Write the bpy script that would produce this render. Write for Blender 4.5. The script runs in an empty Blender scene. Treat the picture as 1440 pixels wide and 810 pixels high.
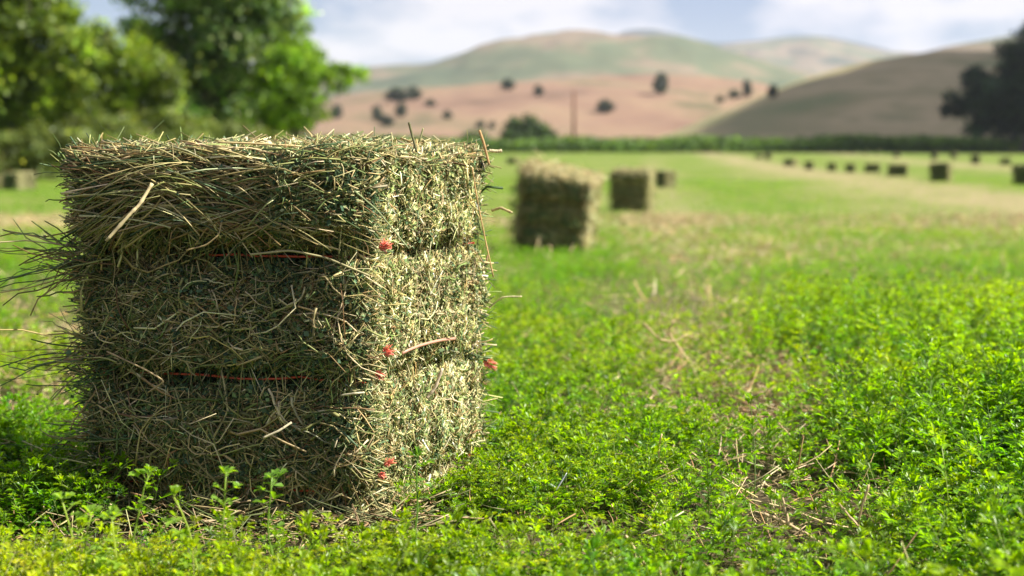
import bpy, math
import numpy as np
from mathutils import Vector
R = np.random.default_rng(7)
C = bpy.context.scene.collection
F = 2000.0; HZ = 195.0; CAMZ = 0.60
PITCH = math.atan(210.0 / F)
cp, sp = math.cos(PITCH), math.sin(PITCH)

def P(px, py, d):
    """world point seen at photo pixel (px,py) at ground distance d"""
    a = (px - 720) / F; b = (405 - py) / F
    dx, dy, dz = a, cp + b * sp, -sp + b * cp
    k = d / dy
    return np.array([dx * k, d, CAMZ + dz * k])

# ------------------------------------------------------------------ noise
def _h(ix, iy, s):
    n = (ix.astype(np.int64) * 374761393 + iy.astype(np.int64) * 668265263 + s * 974634777) & 0x7fffffff
    n = ((n ^ (n >> 13)) * 1274126177) & 0x7fffffff
    return ((n ^ (n >> 16)) & 0xffff) / 65535.0
def vnoise(x, y, s=0):
    x = np.asarray(x, float); y = np.asarray(y, float)
    ix = np.floor(x).astype(np.int64); iy = np.floor(y).astype(np.int64)
    fx = x - ix; fy = y - iy
    fx = fx * fx * (3 - 2 * fx); fy = fy * fy * (3 - 2 * fy)
    a = _h(ix, iy, s); b = _h(ix + 1, iy, s); c = _h(ix, iy + 1, s); d = _h(ix + 1, iy + 1, s)
    return (a * (1 - fx) + b * fx) * (1 - fy) + (c * (1 - fx) + d * fx) * fy
def fbm(x, y, s=0, o=4):
    t = 0; a = .5
    for i in range(o):
        t = t + a * vnoise(x, y, s + i * 17); a *= .5; x = x * 2.03 + 11.3; y = y * 2.03 + 5.7
    return t / (1 - .5 ** o)

# ------------------------------------------------------------------ mesh collection
class MB:
    def __init__(s): s.V = []; s.T = []; s.C = []; s.n = 0
    def add(s, V, T, col):
        V = np.asarray(V, np.float32).reshape(-1, 3); T = np.asarray(T, np.int64).reshape(-1, 3)
        col = np.broadcast_to(np.asarray(col, np.float32), (len(V), 3))
        s.V.append(V); s.T.append(T + s.n); s.C.append(col); s.n += len(V)
    def build(s, name, mat, parent=None, smooth=False):
        V = np.concatenate(s.V); T = np.concatenate(s.T).astype(np.int32); col = np.concatenate(s.C)
        me = bpy.data.meshes.new(name)
        me.vertices.add(len(V)); me.vertices.foreach_set('co', V.ravel())
        me.loops.add(len(T) * 3); me.loops.foreach_set('vertex_index', T.ravel())
        me.polygons.add(len(T)); me.polygons.foreach_set('loop_start', np.arange(0, len(T) * 3, 3, dtype=np.int32))
        try: me.polygons.foreach_set('loop_total', np.full(len(T), 3, np.int32))
        except Exception: pass
        me.update(calc_edges=True)
        at = me.color_attributes.new('Col', 'FLOAT_COLOR', 'POINT')
        at.data.foreach_set('color', np.concatenate([col, np.ones((len(col), 1), np.float32)], 1).ravel())
        if smooth: me.polygons.foreach_set('use_smooth', np.ones(len(T), bool))
        me.materials.append(mat)
        o = bpy.data.objects.new(name, me); C.objects.link(o)
        if parent: o.parent = parent
        return o

def tubes(mb, pts, rad, col, S=3, flat=1.0):
    """pts (N,K,3), rad (N,K) or (N,1), col (N,3) or (N,K,3)"""
    pts = np.asarray(pts, float); N, K, _ = pts.shape
    rad = np.broadcast_to(rad, (N, K)); col = np.asarray(col, float)
    if col.ndim == 1: col = np.broadcast_to(col, (N, 3))
    if col.ndim == 2: col = np.repeat(col[:, None, :], K, 1)
    t = np.gradient(pts, axis=1); t /= np.linalg.norm(t, axis=2, keepdims=True) + 1e-9
    up = R.normal(size=(N, 1, 3)); a = np.cross(t, up); a /= np.linalg.norm(a, axis=2, keepdims=True) + 1e-9
    b = np.cross(t, a)
    ang = np.arange(S) * 2 * math.pi / S
    V = pts[:, :, None, :] + rad[:, :, None, None] * (np.cos(ang)[None, None, :, None] * a[:, :, None, :] + flat * np.sin(ang)[None, None, :, None] * b[:, :, None, :])
    T = []
    for k in range(K - 1):
        for j in range(S):
            j2 = (j + 1) % S
            p, q, r, u = k * S + j, k * S + j2, (k + 1) * S + j2, (k + 1) * S + j
            T += [(p, q, r), (p, r, u)]
    for j in range(1, S - 1):
        T += [(0, j + 1, j), ((K - 1) * S, (K - 1) * S + j, (K - 1) * S + j + 1)]
    T = np.array(T); TT = T[None] + (np.arange(N) * K * S)[:, None, None]
    cc = np.repeat(col[:, :, None, :], S, 2)
    mb.add(V.reshape(-1, 3), TT.reshape(-1, 3), cc.reshape(-1, 3))

def cards(mb, pos, nrm, size, col, asp=.55):
    """folded rhombus leaves; pos,nrm (N,3), size (N,), col (N,3)"""
    N = len(pos); r = R.normal(size=(N, 3))
    a = np.cross(nrm, r); a /= np.linalg.norm(a, axis=1, keepdims=True) + 1e-9
    b = np.cross(nrm, a); nn = nrm / (np.linalg.norm(nrm, axis=1, keepdims=True) + 1e-9)
    s = size[:, None]
    V = np.stack([pos - a * s * .5, pos - b * s * .5 * asp + nn * s * .12, pos + b * s * .5 * asp + nn * s * .12, pos + a * s * .5], 1)
    T = np.array([(0, 1, 3), (0, 3, 2)])[None] + (np.arange(N) * 4)[:, None, None]
    mb.add(V.reshape(-1, 3), T.reshape(-1, 3), np.repeat(col, 4, 0))

def pick(pal, w, n, var=.18):
    pal = np.array(pal, float); i = R.choice(len(pal), n, p=np.array(w) / sum(w))
    return np.clip(pal[i] * (1 + R.normal(0, var, (n, 1))) * (1 + R.normal(0, .05, (n, 3))), .004, .95)

# ------------------------------------------------------------------ materials
def mat_attr(name, rough=.6, trans=0.0, tcol=(1, 1, 1), spec=.35, bump=0, bscale=400):
    m = bpy.data.materials.new(name); m.use_nodes = True; nt = m.node_tree; n = nt.nodes
    pb = n['Principled BSDF']; out = n['Material Output']
    at = n.new('ShaderNodeAttribute'); at.attribute_name = 'Col'
    pb.inputs['Roughness'].default_value = rough; pb.inputs['Specular IOR Level'].default_value = spec
    src = at.outputs['Color']
    nt.links.new(src, pb.inputs['Base Color'])
    if bump:
        nz = n.new('ShaderNodeTexNoise'); nz.inputs['Scale'].default_value = bscale; nz.inputs['Detail'].default_value = 4
        tc = n.new('ShaderNodeTexCoord'); nt.links.new(tc.outputs['Object'], nz.inputs['Vector'])
        bp = n.new('ShaderNodeBump'); bp.inputs['Strength'].default_value = bump; bp.inputs['Distance'].default_value = .01
        nt.links.new(nz.outputs['Fac'], bp.inputs['Height']); nt.links.new(bp.outputs['Normal'], pb.inputs['Normal'])
    if trans:
        tr = n.new('ShaderNodeBsdfTranslucent'); mx = n.new('ShaderNodeMixShader'); mx.inputs[0].default_value = trans
        mm = n.new('ShaderNodeMix'); mm.data_type = 'RGBA'; mm.blend_type = 'MULTIPLY'; mm.inputs[0].default_value = 1
        nt.links.new(src, mm.inputs[6]); mm.inputs[7].default_value = (*tcol, 1)
        nt.links.new(mm.outputs[2], tr.inputs['Color'])
        nt.links.new(pb.outputs[0], mx.inputs[1]); nt.links.new(tr.outputs[0], mx.inputs[2]); nt.links.new(mx.outputs[0], out.inputs[0])
    return m
M_HAY = mat_attr('dried hay', .65, .18, (1.3, 1.2, 1.0), .3)
M_CORE = mat_attr('packed hay', .9, 0, spec=.1, bump=.6, bscale=150)
M_LEAF = mat_attr('alfalfa leaf', .36, .48, (2.5, 2.4, .2), .4)
M_TREE = mat_attr('tree leaf', .5, .42, (2.1, 2.0, .7), .4)
M_STALK = mat_attr('dry stalk', .7, .1, (1.2, 1.1, 1), .25)
M_BARK = mat_attr('bark', .9, 0, spec=.2, bump=.5, bscale=12)
M_TWINE = mat_attr('plastic twine', .4, .25, (1.3, 1.2, 1.2), .5)
M_FEATHER = mat_attr('white feather', .6, .3, (1, 1, 1), .3)

def tag(o, label=None, cat=None, group=None, kind=None):
    if label: o['label'] = label
    if cat: o['category'] = cat
    if group: o['group'] = group
    if kind: o['kind'] = kind
    return o
def empty(name, loc=(0, 0, 0), rz=0):
    o = bpy.data.objects.new(name, None); C.objects.link(o); o.location = loc; o.rotation_euler = (0, 0, rz); o.empty_display_size = .2
    return o
def copy_tree(o, parent=None):
    c = o.copy(); C.objects.link(c); c.parent = parent
    for ch in list(o.children): copy_tree(ch, c)
    return c

# ------------------------------------------------------------------ ground
DY = [0, 2.2, 6, 11.6, 21.5, 43, 70, 100, 150, 250, 400]
DD = [.60, .60, .70, .84, 1.04, 1.30, 1.58, 1.82, 2.1, 2.45, 2.6]
def gz(x, y):
    x = np.asarray(x, float); y = np.asarray(y, float)
    z = CAMZ - np.interp(y, DY, DD)
    k = np.clip(1 - y / 60, 0, 1)
    return z + k * (.03 * (fbm(x * 1.1, y * 1.1, 3) - .5) + .012 * (fbm(x * 6, y * 6, 5) - .5)) - .02 * k
def swath(x, y):
    """0..1 how dry / stubbly the field is here"""
    w = (vnoise(x * .9, y * .35, 21) - .5)
    a = .9 * np.exp(-((x - (5.8 + .115 * y) + w * 1.8) / 2.4) ** 2)
    c = .56 * np.exp(-((x - (.22 + .1 * y) + w * .25) / (.12 + .035 * np.minimum(y, 20))) ** 2)
    b = .3 * np.exp(-((x + 1.35 + .12 * (y - 4) + w) / .35) ** 2) * (y < 9)
    e = .42 * np.exp(-((y - 12.5 - .25 * x + 2 * w) / 1.6) ** 2) * (x > -.6) * (x < 5)
    f = .8 * np.exp(-((x - (15 + .16 * y) + 2 * w) / 2.5) ** 2)
    g = .5 * np.clip((fbm(x * .55, y * .28, 131) - .52) * 5, 0, 1) * np.clip((y - 2.5) / 2, 0, 1)
    return np.clip(np.maximum.reduce([a, b, c, e, f, g]) * (.55 + .9 * fbm(x * 2.2, y * 1.2, 31)), 0, 1)

def ground():
    ys = np.concatenate([np.linspace(-6, 0, 8), np.linspace(.1, 8, 110), 8 * (9500 / 8) ** np.linspace(.01, 1, 110)])
    us = np.linspace(-1, 1, 121)
    Y = ys[:, None] + 0 * us[None]; half = 6 + np.abs(ys[:, None]) * 1.1
    X = np.sign(us) * np.abs(us) ** 1.3 * half
    Z = gz(X, np.maximum(Y, 0))
    V = np.stack([X, Y, Z], 2).reshape(-1, 3); n = len(us)
    i, j = np.meshgrid(np.arange(len(ys) - 1), np.arange(n - 1), indexing='ij'); a = (i * n + j).ravel()
    T = np.concatenate([np.stack([a, a + 1, a + n + 1], 1), np.stack([a, a + n + 1, a + n], 1)])
    mb = MB(); mb.add(V, T, np.repeat(swath(X, Y).reshape(-1, 1), 3, 1))
    m = bpy.data.materials.new('field soil'); m.use_nodes = True; nt = m.node_tree; N = nt.nodes; L = nt.links
    pb = N['Principled BSDF']; pb.inputs['Roughness'].default_value = .9; pb.inputs['Specular IOR Level'].default_value = .15
    geo = N.new('ShaderNodeNewGeometry'); sep = N.new('ShaderNodeSeparateXYZ'); L.new(geo.outputs['Position'], sep.inputs[0])
    def noise(sc, det, vec=None):
        q = N.new('ShaderNodeTexNoise'); q.inputs['Scale'].default_value = sc; q.inputs['Detail'].default_value = det; q.inputs['Roughness'].default_value = .65
        L.new(vec or geo.outputs['Position'], q.inputs['Vector']); return q.outputs['Fac']
    def ramp(src, stops):
        q = N.new('ShaderNodeValToRGB'); e = q.color_ramp.elements
        e[0].position, e[0].color = stops[0][0], (*stops[0][1], 1); e[1].position, e[1].color = stops[-1][0], (*stops[-1][1], 1)
        for p_, c_ in stops[1:-1]:
            k = e.new(p_); k.color = (*c_, 1)
        L.new(src, q.inputs[0]); return q.outputs[0]
    def mix(f, a, b):
        q = N.new('ShaderNodeMix'); q.data_type = 'RGBA'
        if hasattr(f, 'is_linked'): L.new(f, q.inputs[0])
        else: q.inputs[0].default_value = f
        for s_, i_ in ((a, 6), (b, 7)):
            if hasattr(s_, 'is_linked'): L.new(s_, q.inputs[i_])
            else: q.inputs[i_].default_value = (*s_, 1)
        return q.outputs[2]
    def mr(src, a, b, c=0, d=1):
        q = N.new('ShaderNodeMapRange'); L.new(src, q.inputs[0])
        for i_, v_ in enumerate((a, b, c, d)): q.inputs[i_ + 1].default_value = v_
        return q.outputs[0]
    soil = ramp(noise(70, 6), [(.3, (.03, .024, .012)), (.52, (.09, .07, .035)), (.72, (.26, .20, .10))])
    green = ramp(noise(2.2, 8), [(.30, (.055, .10, .012)), (.5, (.125, .175, .02)), (.66, (.22, .22, .06))])
    big = noise(.12, 4)
    green = mix(mr(big, .42, .62, 0, .5), green, (.09, .18, .012))
    tan = ramp(noise(2.5, 6), [(.3, (.17, .16, .06)), (.7, (.34, .28, .15))])
    at = N.new('ShaderNodeAttribute'); at.attribute_name = 'Col'
    far = mix(mr(at.outputs['Fac'], .10, .9), green, tan)
    col = mix(mr(sep.outputs['Y'], 3, 12), soil, far)
    L.new(col, pb.inputs['Base Color'])
    bp = N.new('ShaderNodeBump'); bp.inputs['Strength'].default_value = .7; bp.inputs['Distance'].default_value = .02
    L.new(noise(60, 6), bp.inputs['Height']); L.new(bp.outputs[0], pb.inputs['Normal'])
    o = mb.build('field_ground', m, smooth=True); tag(o, kind='structure')
ground()

# ------------------------------------------------------------------ alfalfa
def leaflet(L, W, lift, detail):
    """one obovate leaflet along +x from the origin"""
    if detail:
        x = np.array([0, .38, .38, .38, .78, .78, .78, 1.0]) * L
        y = np.array([0, .32, 0, -.32, .46, 0, -.46, 0]) * W
        z = np.array([0, .10, 0, .10, .12, 0, .12, -.06]) * L + lift * (x / L) ** 2 * L
        T = [(0, 1, 2), (0, 2, 3), (1, 4, 5), (1, 5, 2), (2, 5, 6), (2, 6, 3), (4, 7, 5), (5, 7, 6)]
    else:
        x = np.array([0, .6, .6, .6, 1.0]) * L; y = np.array([0, .48, 0, -.48, 0]) * W; z = np.array([0, .1, 0, .1, -.05]) * L
        T = [(0, 1, 2), (0, 2, 3), (1, 4, 2), (2, 4, 3)]
    return np.stack([x, y, z], 1), np.array(T)
def rot(V, yaw, pitch, roll=0):
    cr, sr = math.cos(roll), math.sin(roll); V = V @ np.array([[1, 0, 0], [0, cr, sr], [0, -sr, cr]])
    c_, s_ = math.cos(pitch), math.sin(pitch); V = V @ np.array([[c_, 0, s_], [0, 1, 0], [-s_, 0, c_]])
    c_, s_ = math.cos(yaw), math.sin(yaw); return V @ np.array([[c_, s_, 0], [-s_, c_, 0], [0, 0, 1]])
def make_plant(h, nodes, LL, detail, shoots=0, stem_r=.0011):
    mb = MB(); st = MB()
    lean = R.normal(0, .18, 2)
    def path(z):
        t = z / h; return np.array([lean[0] * h * t * t, lean[1] * h * t * t, z])
    K = 6 if detail else 3
    pts = np.array([path(z) for z in np.linspace(-.01, h, K)])
    tubes(st, pts[None], np.linspace(stem_r, stem_r * .55, K)[None], np.array([.13, .20, .05]), 3)
    yaw = R.uniform(0, 6.28)
    def trif(base, yaw, pit, L, petiole):
        d = rot(np.array([[1., 0, 0]]), yaw, pit)[0]
        e = base + d * petiole
        if detail: tubes(st, np.array([[base, e]]), np.array([[.0005, .0004]]), np.array([.13, .22, .05]), 3)
        fold = R.uniform(-.5, .3)
        for k, (dy, s_) in enumerate(((0, 1), (1.0, .9), (-1.0, .9))):
            l = L * s_ * R.uniform(.85, 1.1)
            v, t = leaflet(l, l * R.uniform(.34, .50), R.uniform(-.35, .1), detail)
            v = rot(v, yaw + dy + R.normal(0, .1), pit + fold * (.5 if k else .2) + R.normal(0, .15), R.normal(0, .35)) + e
            g = np.array([.090, .214, .005]) * R.uniform(.7, 1.35)
            g = g * (1 + .0 * base[2]) + np.array([.06, .05, 0]) * max(0, base[2] / h - .75) * 2
            mb.add(v, t, g)
    for i in range(nodes):
        t = .12 + .88 * (i / max(1, nodes - 1)) ** .85
        yaw += 2.4 + R.normal(0, .3); z = t * h
        L = LL * (1.05 - .45 * t ** 3) * R.uniform(.8, 1.15)
        trif(path(z), yaw, R.uniform(.15, .7) + .5 * t ** 3, L, L * R.uniform(.5, 1.2))
        if shoots and R.random() < shoots:
            yb = yaw + R.normal(0, .3); d = rot(np.array([[1., 0, 0]]), yb, R.uniform(.6, 1.0))[0]; l = R.uniform(.015, .045)
            q = path(z) + d * l
            if detail: tubes(st, np.array([[path(z), q]]), np.array([[.0007, .0005]]), np.array([.13, .22, .05]), 3)
            for _ in range(3): trif(q + R.normal(0, .002, 3), yb + R.uniform(-1.6, 1.6), R.uniform(.2, 1.1), L * .7, L * .35)
    for _ in range(3 if detail else 1):
        trif(path(h), R.uniform(0, 6.28), R.uniform(.7, 1.3), LL * .65, LL * .2)
    both = MB(); both.V = mb.V + st.V; both.C = mb.C + st.C
    both.T = list(mb.T) + [t + mb.n for t in st.T]
    return np.concatenate(both.V), np.concatenate(both.T), np.concatenate(both.C)
def scatter(mb, temps, pos, sc, tint, tilt=.25):
    which = R.integers(0, len(temps), len(pos))
    for k, (V, T, col) in enumerate(temps):
        i = np.where(which == k)[0]; n = len(i)
        if not n: continue
        yaw = R.uniform(0, 6.283, n); c_, s_ = np.cos(yaw), np.sin(yaw)
        X = V[None, :, 0] * c_[:, None] - V[None, :, 1] * s_[:, None]; Y = V[None, :, 0] * s_[:, None] + V[None, :, 1] * c_[:, None]; Z = np.repeat(V[None, :, 2], n, 0)
        tx = R.normal(0, tilt, n)[:, None]; ty = R.normal(0, tilt, n)[:, None]
        X = X + Z * tx; Y = Y + Z * ty
        W = np.stack([X, Y, Z], 2) * sc[i][:, None, None] + pos[i][:, None, :]
        TT = T[None] + (np.arange(n) * len(V))[:, None, None]
        mb.add(W.reshape(-1, 3), TT.reshape(-1, 3), np.clip(col[None] * tint[i][:, None, :], 0, .9).reshape(-1, 3))

# bale footprint (world) : shaded end L-C, sunlit side C-R
bL = P(128, 700, 2.30)[:2]; bC = P(520, 715, 2.20)[:2]; bR = P(690, 655, 2.54)[:2]
bL = np.array([(128 - 720) / F * 2.33 * 1.02, 2.30]); bC = np.array([(520 - 720) / F * 2.2 * 1.02, 2.20]); bR = np.array([(686 - 720) / F * 2.54, 2.54])
bB = bL + bR - bC
def in_bale(x, y, m=0.0):
    q = [bL, bC, bR, bB]; ok = np.ones_like(x, bool)
    for i in range(4):
        a, b = q[i], q[(i + 1) % 4]; d = b - a; n = np.array([d[1], -d[0]]) / np.linalg.norm(d)
        ok &= ((x - a[0]) * n[0] + (y - a[1]) * n[1]) < m
    return ok
def wedge(n, y0, y1, mrg):
    y = np.sqrt(R.uniform(y0 ** 2, y1 ** 2, n)); hw = .37 * y + mrg
    x = R.uniform(-1, 1, n) * (.37 * y1 + mrg); k = np.abs(x) < hw
    return x[k], y[k]
def tall(x, y):
    """where the crop stands tall: right of the stubble strip"""
    k = 1 / (1 + np.exp(-(x - (.42 + .1 * y)) / .09)) * np.clip(1.2 - y / 14, .2, 1)
    return k
def tints(x, y, var=.16):
    n = len(x); g = fbm(x * 1.3, y * 1.3, 51); t = np.ones((n, 3)) * (1 + R.normal(0, var, (n, 1)))
    yel = np.clip((g - .42) * 2.6, 0, 1) * .7 + .3 * swath(x, y) + .45 * (R.random(n) < .04)
    # the corner of the field before the bale is a yellower regrowth
    yel = yel + 1.0 * np.exp(-((x + .75) / .55) ** 2 - ((y - 1.75) / .28) ** 2)
    t = t * (1 + np.stack([yel * 1.05, yel * .32, yel * 1.2], 1))
    blue = (R.random(n) < .12)[:, None]
    return np.clip(np.where(blue, t * np.array([.68, .85, 1.6]), t), .3, 4)

def grow():
    near_s = [make_plant(h, nd, .0195, True, .35) for h, nd in ((.07, 7), (.085, 8), (.06, 6), (.10, 9), (.075, 8), (.05, 6))]
    near_t = [make_plant(h, nd, .029, True, .45, .0015) for h, nd in ((.17, 10), (.20, 11), (.15, 9), (.185, 11), (.22, 12), (.13, 9))]
    mid_t = [make_plant(h, nd, .026, False, .5, .002) for h, nd in ((.12, 8), (.10, 7), (.13, 9), (.09, 7))]
    far_t = [make_plant(h, nd, .06, False, 0, .004) for h, nd in ((.13, 6), (.15, 7), (.11, 6))]
    mb = MB()
    def patch(n, y0, y1, mrg, temps, sc0, dens, talls):
        x, y = wedge(n, y0, y1, mrg); T = tall(x, y); S = swath(x, y); cl = fbm(x * 3.5, y * 3.5, 77)
        keep = R.random(len(x)) < dens(x, y, T, S, cl)
        keep &= (R.random(len(x)) < T) == talls if talls is not None else True
        keep &= ~in_bale(x, y, .015)
        x, y = x[keep], y[keep]; z = gz(x, y)
        sc = sc0 * np.minimum(np.exp(R.normal(-.10, .24, len(x))) * (.50 + .95 * fbm(x * 2.6, y * 2.6, 91)), 1.12) * (.84 if temps is near_t else 1) * (1.0 + .12 * (temps is near_t)) * (1 - .25 * swath(x, y))
        # round the foot of the bale the growth is short and thin
        if y0 > 4: sc = sc * (1 - .35 * np.clip((y - 7) / 3, 0, 1))
        gx = x + .30; gy = y - 2.08; near = np.exp(-(np.maximum(np.abs(gx) - .42, 0) / .10) ** 2 - (np.maximum(np.abs(gy) - .08, 0) / .05) ** 2)
        sc = sc * (1 - .70 * near); thin = R.random(len(x)) > .5 * near
        x, y, z, sc = x[thin], y[thin], z[thin], sc[thin]
        left = np.clip((-.1 - x) / .4, 0, 1) * np.clip((2.2 - y) / .3, 0, 1); sc = sc * (1 - .25 * left)
        scatter(mb, temps, np.stack([x, y, z], 1), sc, tints(x, y))
        return len(x)
    c1 = patch(17000, .95, 5.2, .6, near_s, 1.0, lambda x, y, T, S, cl: np.clip(.85 - 1.05 * S, .08, 1) * np.clip((cl - .32) * 4.5, .12, 1), False)
    c2 = patch(8500, .95, 5.2, .6, near_t, .95, lambda x, y, T, S, cl: np.clip(.95 - .7 * S, .1, 1) * np.clip((cl - .2) * 4, .35, 1), True)
    c1 += patch(10000, .95, 2.9, .45, near_s, 1.0, lambda x, y, T, S, cl: np.clip(.9 - .95 * S, .1, 1) * np.clip((cl - .30) * 4.5, .2, 1), None)
    c2 += patch(3000, .95, 3.2, .45, near_t, 1.0, lambda x, y, T, S, cl: np.clip(.95 - .7 * S, .1, 1), True)
    def sprigs(n, xa, xb, ya, yb, temps, s0):
        x = R.uniform(xa, xb, n); y = R.uniform(ya, yb, n); scatter(mb, temps, np.stack([x, y, gz(x, y)], 1), s0 * R.uniform(.6, 1.2, n), tints(x, y))
    sprigs(420, -1.1, 0.0, 1.45, 1.88, near_s, .95); sprigs(260, -.85, -.1, 1.86, 2.1, near_s, .5)
    c3 = patch(44000, 5.2, 14, 1.0, mid_t, .72, lambda x, y, T, S, cl: np.clip(.9 - .85 * S, .08, 1) * np.clip((cl - .26) * 4.5, .35, 1), None)
    c4 = patch(30000, 14, 46, 2.5, far_t, .6, lambda x, y, T, S, cl: np.clip(.85 - .8 * S, .06, 1), None)
    print('plants', c1, c2, c3, c4, mb.n)
    o = mb.build('alfalfa_foliage', M_LEAF); tag(o, 'low green alfalfa regrowth covering the hay field', 'alfalfa', kind='stuff')
    # stubble and dry litter
    st = MB()
    def litter(n, y0, y1, mrg, lmin, lmax, r, thr):
        x, y = wedge(n, y0, y1, mrg); S = swath(x, y); k = R.random(len(x)) < np.clip(S * 1.3 + thr, 0, 1); k &= ~in_bale(x, y, 0)
        x, y = x[k], y[k]; m = len(x); K = 4
        l = R.uniform(lmin, lmax, m) * R.uniform(.5, 1, m); yaw = R.uniform(0, 6.28, m); pit = np.abs(R.normal(0, .28, m)); up = R.random(m) < .3
        pit = np.where(up, R.uniform(.6, 1.4, m), pit); l = np.where(up, l * .7, l)
        d = np.stack([np.cos(yaw) * np.cos(pit), np.sin(yaw) * np.cos(pit), np.sin(pit)], 1)
        b = R.normal(0, .25, (m, 3)) * l[:, None]; t = np.linspace(0, 1, K)
        z = gz(x, y) + np.where(up, 0, R.uniform(.0, .05, m))
        pts = np.stack([x, y, z], 1)[:, None] + d[:, None] * l[:, None, None] * t[None, :, None] + b[:, None] * (t * t)[None, :, None] * .8
        col = pick([(.50, .38, .20), (.62, .50, .30), (.34, .22, .10), (.40, .36, .16), (.22, .15, .08), (.55, .33, .17)], [3, 3, 2, 2, 1.5, 1], m)
        tubes(st, pts, (r * R.uniform(.5, 1.2, m))[:, None] * np.array([1, 1, .9, .6]), col, 3)
    litter(36000, .95, 5, .7, .02, .10, .0013, .24)
    litter(12000, .95, 5, .7, .05, .15, .0015, .09)
    litter(26000, 5, 18, 1, .05, .2, .0034, .22)
    # a skirt of shed hay round the foot of the bale
    n = 1700; e = R.integers(0, 2, n); t = R.uniform(-.15, 1.15, n)[:, None]
    base = np.where(e[:, None] == 0, bL + (bC - bL) * t, bC + (bR - bC) * t)
    nn = np.where(e[:, None] == 0, np.array([-.2, -.98]), np.array([.87, -.5])); base = base + nn * (np.abs(R.normal(0, .06, n))[:, None] - .02)
    yaw = R.uniform(0, 6.28, n); l = R.uniform(.015, .09, n); d = np.stack([np.cos(yaw), np.sin(yaw), R.uniform(-.1, .5, n)], 1); tt = np.linspace(0, 1, 4)
    z = gz(base[:, 0], base[:, 1]) + R.uniform(0, .035, n)
    pts = np.concatenate([base, z[:, None]], 1)[:, None] + d[:, None] * l[:, None, None] * tt[None, :, None]
    tubes(st, pts, (.0013 * R.uniform(.6, 1.3, n))[:, None], pick([(.40, .32, .17), (.22, .21, .09), (.10, .12, .045), (.28, .18, .08)], [2, 2, 2.5, 1], n), 3)
    o = st.build('dry_stubble_litter', M_STALK); tag(o, 'dry tan stubble and shed straw lying through the alfalfa', 'straw litter', kind='stuff')
grow()

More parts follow.
